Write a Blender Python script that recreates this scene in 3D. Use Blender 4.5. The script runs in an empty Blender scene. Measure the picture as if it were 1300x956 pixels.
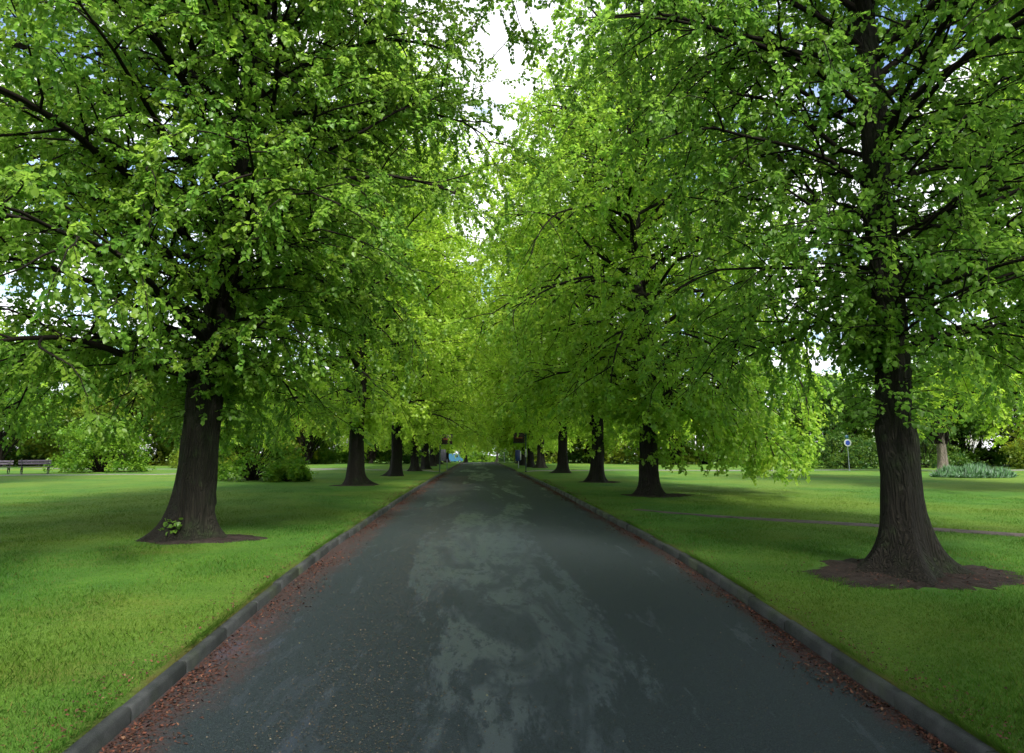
import bpy, math, random
import numpy as np
from mathutils import Vector

R = math.radians
sc = bpy.context.scene
col = sc.collection

# ------------------------------------------------------------------ terrain
RC = 0.05                      # x of the road's centre line
RH = 2.75                      # half width of the carriageway
YS = [-30, 0, 6, 8.3, 9.7, 12, 20, 25, 40, 53, 75, 99, 120, 140, 170, 210, 260, 900]
ZS = [-.35, -.12, .15, .27, .32, .37, .39, .42, .40, .35, .25, .12, -.06, -.35, -1.15, -2.6, -3.6, -5.0]


def prof(y):
    # a little smoothing keeps the polyline from showing
    y = np.asarray(y, dtype=float)
    w = 1.0 + np.abs(y) * .04
    return (np.interp(y - w, YS, ZS) + np.interp(y, YS, ZS) * 2 + np.interp(y + w, YS, ZS)) / 4


def sstep(a, b, x):
    t = np.clip((np.asarray(x, float) - a) / (b - a), 0, 1)
    return t * t * (3 - 2 * t)


def ground(x, y):
    """height of the lawn sheet"""
    x = np.asarray(x, float); y = np.asarray(y, float)
    s = np.abs(x - RC)
    base = prof(y)
    up = np.full(np.broadcast(x, y).shape, .102)
    mouth = sstep(50.6, 52.2, y) * (1 - sstep(56.4, 58.0, y))     # the cross path meets the road
    up = up * (1 - mouth * (1 - sstep(2.9, 4.6, s)) * .93)
    und = (.035 * np.sin(x * .33 + 1.1) * np.sin(y * .21 + .4) + .012 * np.sin(x * 1.3 + y * .7)) * sstep(3.2, 7, s)
    z = base + up + und
    # earth slopes away far to the sides so that it does not follow the crest of the road for ever
    return np.where(s < 2.855, base - .10, z)


def gz(x, y):
    return float(ground(x, y))


# ------------------------------------------------------------------ mesh helpers
class MB:
    """collects polygons with numpy and links them as one mesh object"""
    def __init__(s):
        s.v = []; s.f = []; s.n = 0; s.c = []

    def add(s, v, f, c=None):
        v = np.asarray(v, dtype=np.float32).reshape(-1, 3)
        f = np.asarray(f, dtype=np.int32)
        s.v.append(v); s.f.append(f + s.n); s.n += len(v)
        s.c.append(np.zeros((len(v), 3), np.float32) if c is None else np.asarray(c, np.float32).reshape(-1, 3))
        return s

    def mesh(s, name, smooth=False):
        me = bpy.data.meshes.new(name)
        V = np.concatenate(s.v) if s.v else np.zeros((0, 3), np.float32)
        me.vertices.add(len(V)); me.vertices.foreach_set('co', V.ravel())
        loops = np.concatenate([f.ravel() for f in s.f]).astype(np.int32)
        tot = np.concatenate([np.full(len(f), f.shape[1], np.int32) for f in s.f])
        start = np.concatenate([[0], np.cumsum(tot)[:-1]]).astype(np.int32)
        me.loops.add(len(loops)); me.loops.foreach_set('vertex_index', loops)
        me.polygons.add(len(tot)); me.polygons.foreach_set('loop_start', start)
        me.polygons.foreach_set('loop_total', tot)
        if smooth:
            me.polygons.foreach_set('use_smooth', np.ones(len(tot), bool))
        C = np.concatenate(s.c)
        if C.any():
            at = me.attributes.new('tint', 'FLOAT_VECTOR', 'POINT')
            at.data.foreach_set('vector', C.ravel())
        me.update(calc_edges=True)
        return me

    def build(s, name, mat, parent=None, smooth=False, loc=None):
        me = s.mesh(name, smooth)
        me.materials.append(mat)
        o = bpy.data.objects.new(name, me); col.objects.link(o)
        if parent is not None: o.parent = parent
        if loc is not None: o.location = loc
        return o

    # primitives
    def box(s, c, size, rz=0, bevel=0.0, rx=0, ry=0):
        sx, sy, sz = [k / 2 for k in size]
        b = min(bevel, sx * .9, sy * .9, sz * .9)
        if b <= 0:
            P = [(x, y, z) for z in (-sz, sz) for y in (-sy, sy) for x in (-sx, sx)]
            F = [(0, 2, 3, 1), (4, 5, 7, 6), (0, 1, 5, 4), (2, 6, 7, 3), (0, 4, 6, 2), (1, 3, 7, 5)]
            s._tf(P, F, c, rz, rx, ry); return s
        # octagonal prism style bevel along z and chamfered top and bottom
        ring = [(-sx + b, -sy), (sx - b, -sy), (sx, -sy + b), (sx, sy - b), (sx - b, sy), (-sx + b, sy), (-sx, sy - b), (-sx, -sy + b)]
        P = []
        for z, k in ((-sz, b), (-sz + b, 0), (sz - b, 0), (sz, b)):
            for (x, y) in ring:
                P.append((x * (1 - k / sx), y * (1 - k / sy), z))
        F = []
        for r in range(3):
            for i in range(8):
                j = (i + 1) % 8
                F.append((r * 8 + i, r * 8 + j, r * 8 + 8 + j, r * 8 + 8 + i))
        s._tf(P, F, c, rz, rx, ry)
        s._tf(P, [tuple(reversed(range(8)))], c, rz, rx, ry); s._tf(P, [tuple(range(24, 32))], c, rz, rx, ry)
        return s

    def _tf(s, P, F, c, rz, rx=0, ry=0):
        P = np.array(P, float)
        if rx:
            a, b = math.cos(rx), math.sin(rx); P = np.c_[P[:, 0], P[:, 1] * a - P[:, 2] * b, P[:, 1] * b + P[:, 2] * a]
        if ry:
            a, b = math.cos(ry), math.sin(ry); P = np.c_[P[:, 0] * a + P[:, 2] * b, P[:, 1], -P[:, 0] * b + P[:, 2] * a]
        if rz:
            a, b = math.cos(rz), math.sin(rz); P = np.c_[P[:, 0] * a - P[:, 1] * b, P[:, 0] * b + P[:, 1] * a, P[:, 2]]
        s.add(P + np.array(c), F)

    def tube(s, pts, rad, n=6, cap=False):
        pts = np.asarray(pts, float); m = len(pts)
        rad = np.broadcast_to(np.asarray(rad, float), (m,))
        t = np.gradient(pts, axis=0)
        t /= np.linalg.norm(t, axis=1, keepdims=True) + 1e-9
        ref = np.array([0, 0, 1.0]) if abs(t[:, 2]).mean() < .8 else np.array([1.0, 0, 0])
        u = np.cross(t, ref); u /= np.linalg.norm(u, axis=1, keepdims=True) + 1e-9
        w = np.cross(t, u)
        a = np.arange(n) * 2 * math.pi / n
        V = pts[:, None, :] + rad[:, None, None] * (np.cos(a)[None, :, None] * u[:, None, :] + np.sin(a)[None, :, None] * w[:, None, :])
        i = np.arange(m - 1)[:, None] * n + np.arange(n)[None, :]
        j = np.arange(m - 1)[:, None] * n + (np.arange(n)[None, :] + 1) % n
        F = np.stack([i, j, j + n, i + n], -1).reshape(-1, 4)
        s.add(V.reshape(-1, 3), F)
        if cap:
            s.add(V.reshape(-1, 3)[:n], [tuple(range(n))]); s.add(V.reshape(-1, 3)[-n:], [tuple(reversed(range(n)))])
        return s

    def disc(s, c, r, thick, n=32, axis='y', r_in=0):
        a = np.arange(n) * 2 * math.pi / n
        def ring(rr, d):
            x = np.cos(a) * rr; z = np.sin(a) * rr; y = np.full(n, d)
            P = np.c_[x, y, z] if axis == 'y' else np.c_[x, z, y]
            return P + np.array(c)
        h = thick / 2
        i = np.arange(n); j = (i + 1) % n
        V = np.concatenate([ring(r, -h), ring(r, h), ring(r_in, -h), ring(r_in, h)]) if r_in else np.concatenate([ring(r, -h), ring(r, h)])
        s.add(V, np.stack([i, j, j + n, i + n], -1))
        if r_in:
            s.add(V, np.stack([i, j, j + 2 * n, i + 2 * n], -1)); s.add(V, np.stack([i + n, j + n, j + 3 * n, i + 3 * n], -1))
            s.add(V, np.stack([i + 2 * n, j + 2 * n, j + 3 * n, i + 3 * n], -1))
        else:
            s.add(V, [tuple(range(n))]); s.add(V, [tuple(range(n, 2 * n))])
        return s


def tag(o, label=None, cat=None, group=None, kind=None):
    if label: o['label'] = label
    if cat: o['category'] = cat
    if group: o['group'] = group
    if kind: o['kind'] = kind
    return o


def empty(name, loc, rz=0.0):
    o = bpy.data.objects.new(name, None); col.objects.link(o)
    o.empty_display_size = .3
    o.location = loc; o.rotation_euler = (0, 0, rz)
    return o


def copy_tree(o, parent=None):
    c = o.copy(); col.objects.link(c); c.parent = parent
    for ch in list(o.children):
        copy_tree(ch, c)
    return c


# ------------------------------------------------------------------ materials
class NT:
    def __init__(s, name):
        s.m = bpy.data.materials.new(name); s.m.use_nodes = True
        s.t = s.m.node_tree; s.t.nodes.clear()
        s.out = s.n('ShaderNodeOutputMaterial')

    def n(s, typ, **kw):
        x = s.t.nodes.new(typ)
        for k, v in kw.items():
            if k.startswith('_'):
                setattr(x, k[1:], v)
        return x

    def l(s, a, b):
        s.t.links.new(a, b)

    def coord(s, kind='Object', scale=(1, 1, 1)):
        tc = s.n('ShaderNodeTexCoord'); mp = s.n('ShaderNodeMapping')
        mp.inputs['Scale'].default_value = scale
        s.l(tc.outputs[kind], mp.inputs[0]); return mp.outputs[0]

    def world(s, scale=(1, 1, 1), loc=(0, 0, 0)):
        g = s.n('ShaderNodeNewGeometry'); mp = s.n('ShaderNodeMapping')
        mp.inputs['Location'].default_value = loc
        mp.inputs['Scale'].default_value = scale
        s.l(g.outputs['Position'], mp.inputs[0]); return mp.outputs[0]

    def noise(s, vec, scale, detail=4, rough=.55, dist=0):
        x = s.n('ShaderNodeTexNoise'); x.inputs['Scale'].default_value = scale
        x.inputs['Detail'].default_value = detail; x.inputs['Roughness'].default_value = rough
        x.inputs['Distortion'].default_value = dist
        s.l(vec, x.inputs['Vector']); return x.outputs['Fac']

    def ramp(s, fac, stops, interp='LINEAR'):
        x = s.n('ShaderNodeValToRGB'); x.color_ramp.interpolation = interp
        el = x.color_ramp.elements
        while len(el) < len(stops): el.new(.5)
        for e, (p, c) in zip(el, stops):
            e.position = p; e.color = (*c, 1) if len(c) == 3 else c
        s.l(fac, x.inputs[0]); return x.outputs[0]

    def val(s, fac, a, b, lo=0., hi=1.):
        x = s.n('ShaderNodeMapRange'); x.interpolation_type = 'SMOOTHSTEP'
        x.inputs['From Min'].default_value = a; x.inputs['From Max'].default_value = b
        x.inputs['To Min'].default_value = lo; x.inputs['To Max'].default_value = hi
        s.l(fac, x.inputs[0]); return x.outputs[0]

    def mix(s, fac, a, b, blend='MIX'):
        x = s.n('ShaderNodeMix'); x.data_type = 'RGBA'; x.blend_type = blend
        for v, k in ((fac, 0), (a, 6), (b, 7)):
            if hasattr(v, 'is_linked') or hasattr(v, 'links'): s.l(v, x.inputs[k])
            elif k == 0: x.inputs[0].default_value = v
            else: x.inputs[k].default_value = (*v, 1)
        return x.outputs[2]

    def math(s, op, a, b=0.):
        x = s.n('ShaderNodeMath'); x.operation = op
        for v, k in ((a, 0), (b, 1)):
            if hasattr(v, 'links'): s.l(v, x.inputs[k])
            else: x.inputs[k].default_value = v
        return x.outputs[0]

    def bsdf(s, color, rough=.7, spec=.4, metal=0., normal=None):
        b = s.n('ShaderNodeBsdfPrincipled')
        for v, k in ((color, 'Base Color'), (rough, 'Roughness'), (spec, 'Specular IOR Level'), (metal, 'Metallic')):
            if hasattr(v, 'links'): s.l(v, b.inputs[k])
            else: b.inputs[k].default_value = (*v, 1) if k == 'Base Color' else v
        if normal is not None: s.l(normal, b.inputs['Normal'])
        return b

    def bump(s, h, strength=.5, dist=.02):
        b = s.n('ShaderNodeBump'); b.inputs['Strength'].default_value = strength
        b.inputs['Distance'].default_value = dist; s.l(h, b.inputs['Height']); return b.outputs[0]

    def done(s, sh):
        s.l(sh.outputs[0] if hasattr(sh, 'outputs') else sh, s.out.inputs[0]); return s.m


def simple(name, c, rough=.5, metal=0., spec=.4, var=.25, scale=9):
    m = NT(name); v = m.coord('Object')
    f = m.noise(v, scale, 5)
    cc = m.mix(m.val(f, .3, .75), tuple(k * (1 - var) for k in c), tuple(min(1, k * (1 + var)) for k in c))
    return m.done(m.bsdf(cc, rough, spec, metal, m.bump(f, .15, .01)))


def leaf_mat(name, c_dark, c_light, c_yellow, trans=1.6, gloss=.06):
    """per leaf tint: x = random per leaf, y = random per twig"""
    m = NT(name)
    at = m.n('ShaderNodeAttribute'); at.attribute_name = 'tint'
    sep = m.n('ShaderNodeSeparateXYZ'); m.l(at.outputs['Vector'], sep.inputs[0])
    oi = m.n('ShaderNodeObjectInfo')
    base = m.mix(sep.outputs[0], c_dark, c_light)
    yel = m.math('MULTIPLY', sep.outputs[1], m.math('ADD', m.math('MULTIPLY', oi.outputs['Random'], .5), .5))
    base = m.mix(yel, base, c_yellow)
    hs = m.n('ShaderNodeHueSaturation'); hs.inputs['Saturation'].default_value = 1.0
    hs.inputs['Value'].default_value = trans
    m.l(base, hs.inputs['Color'])
    d = m.n('ShaderNodeBsdfDiffuse'); m.l(base, d.inputs[0])
    t = m.n('ShaderNodeBsdfTranslucent'); m.l(hs.outputs[0], t.inputs[0])
    mx = m.n('ShaderNodeMixShader'); mx.inputs[0].default_value = .52
    m.l(d.outputs[0], mx.inputs[1]); m.l(t.outputs[0], mx.inputs[2])
    g = m.n('ShaderNodeBsdfGlossy'); g.inputs['Roughness'].default_value = .42
    g.inputs[0].default_value = (.8, .9, .8, 1)
    mg = m.n('ShaderNodeMixShader'); mg.inputs[0].default_value = gloss
    m.l(mx.outputs[0], mg.inputs[1]); m.l(g.outputs[0], mg.inputs[2])
    return m.done(mg)


def bark_mat(name, c1, c2, moss):
    m = NT(name)
    v = m.coord('Object', (1, 1, .11)); v2 = m.coord('Object')
    f = m.noise(v, 16, 8, .62, .4)
    vo = m.n('ShaderNodeTexVoronoi'); vo.feature = 'DISTANCE_TO_EDGE'; vo.inputs['Scale'].default_value = 21
    wv = m.n('ShaderNodeVectorMath'); wv.operation = 'ADD'
    nn = m.n('ShaderNodeTexNoise'); nn.inputs['Scale'].default_value = 5; m.l(v, nn.inputs['Vector'])
    sc_ = m.n('ShaderNodeVectorMath'); sc_.operation = 'SCALE'; sc_.inputs['Scale'].default_value = .35
    m.l(nn.outputs['Color'], sc_.inputs[0]); m.l(v, wv.inputs[0]); m.l(sc_.outputs[0], wv.inputs[1])
    m.l(wv.outputs[0], vo.inputs['Vector'])
    lich = m.val(m.noise(v2, 3.3, 7, .7), .58, .68)
    crack = m.val(vo.outputs['Distance'], 0., .3)
    c = m.mix(m.val(f, .3, .7), c1, c2)
    g = m.noise(v2, 1.6, 6, .65)
    c = m.mix(m.math('MULTIPLY', m.val(g, .44, .66), .75), c, moss)
    fine = m.noise(v2, 45, 4, .7)
    c = m.mix(m.math('MULTIPLY', m.val(fine, .35, .75), .35), c, tuple(min(1, k * 2.1) for k in c2))
    c = m.mix(m.val(crack, 0, 1, .42, 0.), c, tuple(k * .4 for k in c1))
    c = m.mix(m.math('MULTIPLY', lich, .45), c, tuple(k * 2.2 for k in moss))
    h = m.math('ADD', m.math('MULTIPLY', crack, .8), m.math('ADD', f, m.math('MULTIPLY', fine, .3)))
    return m.done(m.bsdf(c, .9, .25, 0., m.bump(h, 1.0, .035)))


M = {}
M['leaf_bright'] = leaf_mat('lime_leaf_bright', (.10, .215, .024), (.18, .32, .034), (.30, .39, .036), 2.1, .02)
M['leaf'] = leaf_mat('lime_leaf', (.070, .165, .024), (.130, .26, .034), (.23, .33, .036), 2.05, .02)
M['leaf_far_lit'] = leaf_mat('lime_leaf_far_lit', (.16, .28, .028), (.25, .39, .038), (.37, .47, .042), 2.1, .02)  # yellower far leaves, with sunlit brightness painted into the colour
M['leaf_dark'] = leaf_mat('evergreen_leaf', (.022, .07, .014), (.045, .125, .02), (.12, .19, .02), 1.4, .02)
M['leaf_olive'] = leaf_mat('olive_leaf', (.07, .13, .014), (.13, .20, .018), (.24, .27, .02), 1.7, .02)
M['leaf_mid'] = leaf_mat('park_leaf', (.05, .14, .014), (.10, .22, .018), (.20, .30, .02), 1.8, .02)
M['bark'] = bark_mat('lime_bark', (.006, .0055, .004), (.016, .0135, .010), (.011, .019, .006))
M['bark_grey'] = bark_mat('grey_bark', (.10, .085, .07), (.20, .17, .145), (.10, .11, .06))
M['branch'] = simple('branch_bark', (.010, .008, .006), .9, spec=.15, var=.4, scale=20)
M['iron'] = simple('black_iron', (.012, .013, .016), .45, .3)
M['postgreen'] = simple('dark_green_paint', (.012, .035, .03), .45)
M['galv'] = simple('galvanised_steel', (.30, .34, .38), .45, .6)
M['white'] = simple('white_paint', (.55, .57, .58), .5, var=.08)
M['blue'] = simple('blue_paint', (.02, .06, .42), .4, var=.15)
M['blue_pale'] = simple('pale_blue_paint', (.03, .10, .17), .35, var=.1)
M['navy'] = simple('navy_panel', (.015, .03, .12), .4)
M['brownsign'] = simple('dark_brown_panel', (.022, .012, .009), .5)
M['orange'] = simple('orange_paint', (.22, .07, .025), .5, var=.12)
M['greysign'] = simple('grey_panel', (.10, .10, .14), .5)
M['bench_wood'] = simple('weathered_wood', (.06, .055, .06), .75, var=.35, scale=14)
M['bench_purple'] = simple('faded_mauve_wood', (.065, .055, .075), .75, var=.3, scale=14)
M['glass'] = simple('dark_glass', (.02, .03, .04), .1, 0, .8)
M['rubber'] = simple('tyre_rubber', (.015, .015, .016), .8)


def soil():
    m = NT('bare_soil'); v = m.world()
    f = m.noise(v, 9, 8, .7); g = m.noise(v, 70, 3, .7)
    c = m.mix(m.val(f, .3, .7), (.014, .011, .010), (.040, .031, .028))
    c = m.mix(m.val(g, .55, .75), c, (.075, .052, .042))
    return m.done(m.bsdf(c, .95, .15, 0, m.bump(m.math('ADD', f, g), .9, .03)))


def grass_ground():
    m = NT('lawn_grass'); v = m.world()
    big = m.noise(v, .16, 4, .6); mid = m.noise(v, .9, 6, .65, .5); fine = m.noise(v, 26, 4, .7)
    st = m.noise(m.world((.35, 1.5, 1)), 1.1, 5, .6, .3)
    c = m.mix(m.val(mid, .3, .7), (.044, .120, .020), (.078, .175, .025))
    c = m.mix(m.math('MULTIPLY', m.val(big, .40, .62), .75), c, (.130, .19, .028))
    c = m.mix(m.math('MULTIPLY', m.val(st, .52, .74), .5), c, (.13, .115, .028))
    c = m.mix(m.math('MULTIPLY', m.val(fine, .35, .7), .55), c, (.025, .07, .008))
    # worn, litter brown strip just behind the kerb
    g = m.n('ShaderNodeNewGeometry'); sp = m.n('ShaderNodeSeparateXYZ'); m.l(g.outputs['Position'], sp.inputs[0])
    ax = m.math('ABSOLUTE', m.math('SUBTRACT', sp.outputs[0], RC))
    edge = m.val(m.math('ADD', ax, m.math('MULTIPLY', m.noise(v, 1.7, 5, .7), .75)), 3.10, 3.42, 1., 0.)
    c = m.mix(m.math('MULTIPLY', edge, .6), c, (.10, .058, .028))
    h = m.math('ADD', m.noise(v, 60, 3, .8), m.noise(v, 9, 3))
    return m.done(m.bsdf(c, .95, .1, 0, m.bump(h, .8, .035)))


def road_mat():
    m = NT('wet_asphalt'); v = m.world()
    g = m.n('ShaderNodeNewGeometry'); sp = m.n('ShaderNodeSeparateXYZ'); m.l(g.outputs['Position'], sp.inputs[0])
    x, y = sp.outputs[0], sp.outputs[1]
    # damp film with sky sheen painted into the colour, stretched along the road and strongest in the middle of the lane
    p1 = m.noise(m.world((.62, .085, 1), (.24, 0, 0)), 1.35, 3, .5, .5); p2 = m.noise(m.world((1, .26, 1)), 3.4, 9, .72, .3)
    patch = m.math('ADD', m.math('MULTIPLY', p1, .68), m.math('MULTIPLY', p2, .32))
    cx = m.math('ABSOLUTE', m.math('SUBTRACT', x, -.05))
    patch = m.math('SUBTRACT', patch, m.math('MULTIPLY', m.val(cx, .4, 1.9), .13))
    wet_sheen = m.val(patch, .480, .520)
    br = m.noise(m.world((1, .35, 1)), 7.5, 8, .78, .2); br2 = m.noise(m.world((.7, .18, 1)), 2.2, 4, .6, .8)
    wet_sheen = m.math('MULTIPLY', wet_sheen, m.math('MULTIPLY', m.val(br, .40, .50, .25, 1.), m.val(br2, .40, .52, .2, 1.)))
    wet_sheen2 = m.math('MULTIPLY', m.val(m.noise(m.world((.9, .22, 1)), 2.9, 8, .72, .4), .57, .63), .3)
    wet_sheen = m.math('MAXIMUM', wet_sheen, wet_sheen2)
    agg = m.noise(v, 120, 2, .8); agg2 = m.noise(v, 55, 3, .7)
    vo = m.n('ShaderNodeTexVoronoi'); vo.inputs['Scale'].default_value = 110; m.l(v, vo.inputs['Vector'])
    c = m.mix(m.val(agg2, .3, .75), (.007, .012, .0145), (.019, .029, .034))
    c = m.mix(m.math('MULTIPLY', m.val(agg, .48, .66), .6), c, (.052, .062, .066))
    c = m.mix(m.math('MULTIPLY', wet_sheen, .5), c, (.040, .050, .080))  # pale blue stands in for sky reflected by the damp film
    c = m.mix(m.math('MULTIPLY', m.val(agg, .30, .46, 1., 0.), .6), c, (.004, .007, .008))
    # reddish dirt and bud scales along the gutters
    ax = m.math('ABSOLUTE', m.math('SUBTRACT', x, RC))
    e = m.math('ADD', ax, m.math('MULTIPLY', m.noise(m.world((1, .5, 1)), 1.6, 7, .75), 1.1))
    left = m.val(x, -.5, .5, 1., 0.)
    gut = m.math('MAXIMUM', m.math('MULTIPLY', m.val(e, 2.65, 3.2), left), m.val(e, 2.98, 3.25))
    spk = m.noise(v, 28, 5, .8)
    gut = m.math('MULTIPLY', gut, m.val(spk, .36, .62))
    c = m.mix(m.math('MULTIPLY', gut, .62), c, (.075, .024, .016))
    r = m.math('ADD', m.math('MULTIPLY', m.math('SUBTRACT', 1., wet_sheen), .30), m.math('ADD', m.math('MULTIPLY', agg2, .14), .30))
    r = m.math('ADD', r, m.math('MULTIPLY', gut, .3))
    h = m.math('ADD', m.math('MULTIPLY', vo.outputs['Distance'], .5), agg)
    bs = m.n('ShaderNodeBump'); bs.inputs['Distance'].default_value = .006
    m.l(m.val(wet_sheen, 0, 1, .55, .22), bs.inputs['Strength']); m.l(h, bs.inputs['Height'])
    return m.done(m.bsdf(c, r, m.math('ADD', m.math('MULTIPLY', wet_sheen, .24), .18), 0, bs.outputs[0]))


def kerb_mat():
    m = NT('kerb_stone'); v = m.world()
    f = m.noise(v, 3.5, 8, .7); g = m.noise(v, 90, 3, .8)
    c = m.mix(m.val(f, .35, .65), (.012, .015, .016), (.038, .041, .043))
    c = m.mix(m.math('MULTIPLY', m.val(g, .5, .8), .5), c, (.065, .068, .07))
    c = m.mix(m.math('MULTIPLY', m.val(m.noise(v, 1.3, 5), .5, .7), .5), c, (.045, .06, .022))
    return m.done(m.bsdf(c, .7, .35, 0, m.bump(m.math('ADD', f, g), .5, .012)))


def path_mat(name, a, b):
    m = NT(name); v = m.world()
    f = m.noise(v, 5, 7, .7); g = m.noise(v, 60, 3, .8)
    c = m.mix(m.val(f, .35, .65), a, b)
    c = m.mix(m.math('MULTIPLY', m.val(g, .5, .8), .5), c, tuple(min(1, k * 1.4) for k in b))
    return m.done(m.bsdf(c, .9, .2, 0, m.bump(m.math('ADD', f, g), .6, .015)))


def flake_mat(name, stops, rough=.8):
    m = NT(name); at = m.n('ShaderNodeAttribute'); at.attribute_name = 'tint'
    sep = m.n('ShaderNodeSeparateXYZ'); m.l(at.outputs['Vector'], sep.inputs[0])
    return m.done(m.bsdf(m.ramp(sep.outputs[0], stops), rough, .2))


def blade_mat():
    m = NT('grass_blade'); at = m.n('ShaderNodeAttribute'); at.attribute_name = 'tint'
    sep = m.n('ShaderNodeSeparateXYZ'); m.l(at.outputs['Vector'], sep.inputs[0])
    v = m.world(); big = m.noise(v, .16, 4, .6); mid = m.noise(v, .9, 6, .65, .5)
    c = m.ramp(sep.outputs[0], [(0, (.036, .108, .020)), (.55, (.066, .175, .024)), (.9, (.11, .225, .03)), (1, (.17, .14, .05))])
    c = m.mix(m.math('MULTIPLY', m.val(big, .40, .62), .6), c, (.125, .175, .022))
    c = m.mix(m.math('MULTIPLY', m.val(mid, .35, .7, .5, 0), .8), c, (.03, .09, .009))
    d = m.n('ShaderNodeBsdfDiffuse'); m.l(c, d.inputs[0])
    t = m.n('ShaderNodeBsdfTranslucent'); m.l(c, t.inputs[0])
    mx = m.n('ShaderNodeMixShader'); mx.inputs[0].default_value = .35
    m.l(d.outputs[0], mx.inputs[1]); m.l(t.outputs[0], mx.inputs[2])
    return m.done(mx)


M['soil'] = soil(); M['lawn'] = grass_ground(); M['road'] = road_mat(); M['kerb'] = kerb_mat()
M['path'] = path_mat('grey_path', (.09, .085, .085), (.19, .17, .165))
M['trodden'] = path_mat('trodden_path', (.045, .038, .036), (.10, .078, .072))
M['litter'] = flake_mat('red_bud_scale', [(0, (.02, .009, .006)), (.45, (.045, .019, .013)), (.85, (.115, .042, .027)), (1, (.17, .11, .065))])
M['speck'] = flake_mat('pale_bud_scale', [(0, (.03, .027, .015)), (.6, (.08, .062, .042)), (.93, (.17, .14, .10)), (1, (.18, .21, .04))])
M['blade'] = blade_mat()
M['silver'] = flake_mat('silver_leaf', [(0, (.035, .12, .025)), (.6, (.085, .18, .075)), (1, (.20, .26, .23))])

# ------------------------------------------------------------------ the setting
rng = np.random.default_rng(7)


def grid(xs, ys, zf):
    X, Y = np.meshgrid(xs, ys)
    Z = zf(X, Y)
    V = np.stack([X, Y, Z], -1).reshape(-1, 3)
    nx, ny = len(xs), len(ys)
    i = (np.arange(ny - 1)[:, None] * nx + np.arange(nx - 1)[None, :]).ravel()
    F = np.stack([i, i + 1, i + nx + 1, i + nx], -1)
    return V, F


xh = np.concatenate([np.arange(2.86, 8, .2), np.arange(8, 30, .7), np.arange(30, 90, 4), [90, 130, 200, 330, 600]])
xs = np.concatenate([RC - xh[::-1], [RC - 2.85, RC, RC + 2.85], RC + xh])
ys = np.concatenate([[-300, -120, -60], np.arange(-30, 2, 2.), np.arange(2, 70, .4), np.arange(70, 170, 2.5), np.arange(170, 300, 10), [340, 420, 520, 700, 900]])
V, F = grid(xs, ys, ground)
MB().add(V, F).build('lawn_ground', M['lawn'], smooth=False)
tag(bpy.data.objects['lawn_ground'], kind='structure')

yr = np.concatenate([np.arange(-30, 2, 2.), np.arange(2, 70, .4), np.arange(70, 175, 2.5)])
xr = RC + np.linspace(-2.77, 2.77, 23)
V, F = grid(xr, yr, lambda x, y: prof(y) + .045 * (1 - ((x - RC) / RH) ** 2) + 0 * x)
o = MB().add(V, F).build('road', M['road'], smooth=True); tag(o, kind='structure')


def kerb(side, name):
    mb = MB(); r2 = random.Random(3 + side)
    y = -24.0
    while y < 150:
        L = .915
        inside = 51.6 < y + L / 2 < 57.4
        h = .02 if inside else .105
        if not inside and (50.4 < y + L / 2 < 58.6): h = .06
        xo = r2.gauss(0, .007); zo = r2.gauss(0, .006); w = .10
        x0 = side * (RH + .0); ch = .018
        sec = [(x0, -.12), (x0 + side * .008, h - ch), (x0 + side * (ch + .008), h), (x0 + side * (w - .01), h), (x0 + side * w, h - .01), (x0 + side * w, -.12)]
        y0, y1 = y + .006, y + L - .006
        P = []
        for yy, k in ((y0, .006), (y0 + .01, 0), (y1 - .01, 0), (y1, .006)):
            for q, (sx, sz) in enumerate(sec):
                P.append((RC + sx + xo + (side * k if q < 3 else 0), yy, float(prof(yy)) + sz + zo - (k if sz > 0 else 0)))
        Fq = []
        for a in range(3):
            for q in range(5):
                Fq.append((a * 6 + q, a * 6 + q + 1, a * 6 + 6 + q + 1, a * 6 + 6 + q))
        mb.add(P, Fq); mb.add(P, [tuple(range(6))]); mb.add(P, [tuple(range(18, 24))])
        y += L
    o = mb.build(name, M['kerb']); tag(o, kind='structure')


kerb(-1, 'kerb_stones_left_side'); kerb(1, 'kerb_stones_right_side')


def ribbon(name, pts, w, mat, lift=.014, wob=.12, seed=1):
    r_ = np.random.default_rng(seed)
    pts = np.array(pts, float); d = np.r_[0, np.cumsum(np.linalg.norm(np.diff(pts, axis=0), axis=1))]
    s = np.arange(0, d[-1], .25)
    # smooth the polyline
    P = np.c_[np.interp(s, d, pts[:, 0]), np.interp(s, d, pts[:, 1])]
    k = np.hanning(25); k /= k.sum()
    Pp = np.pad(P, ((12, 12), (0, 0)), mode='edge')
    P = np.c_[np.convolve(Pp[:, 0], k, 'valid'), np.convolve(Pp[:, 1], k, 'valid')]
    T = np.gradient(P, axis=0); T /= np.linalg.norm(T, axis=1, keepdims=True) + 1e-9
    N = np.c_[-T[:, 1], T[:, 0]]
    ww = np.interp(s, np.linspace(0, d[-1], len(w)), w)
    cols = []
    for q in np.linspace(-1, 1, 7):
        j = (r_.normal(0, wob, len(s)) if abs(q) > .99 else 0)
        xy = P + N * (q * ww / 2 + j * (abs(q) > .99))[:, None]
        cols.append(np.c_[xy, ground(xy[:, 0], xy[:, 1]) + lift - (.012 if abs(q) > .99 else 0)])
    V = np.stack(cols, 1).reshape(-1, 3); n = 7
    i = (np.arange(len(s) - 1)[:, None] * n + np.arange(n - 1)[None, :]).ravel()
    o = MB().add(V, np.stack([i, i + 1, i + n + 1, i + n], -1)).build(name, mat); tag(o, kind='structure')


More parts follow.
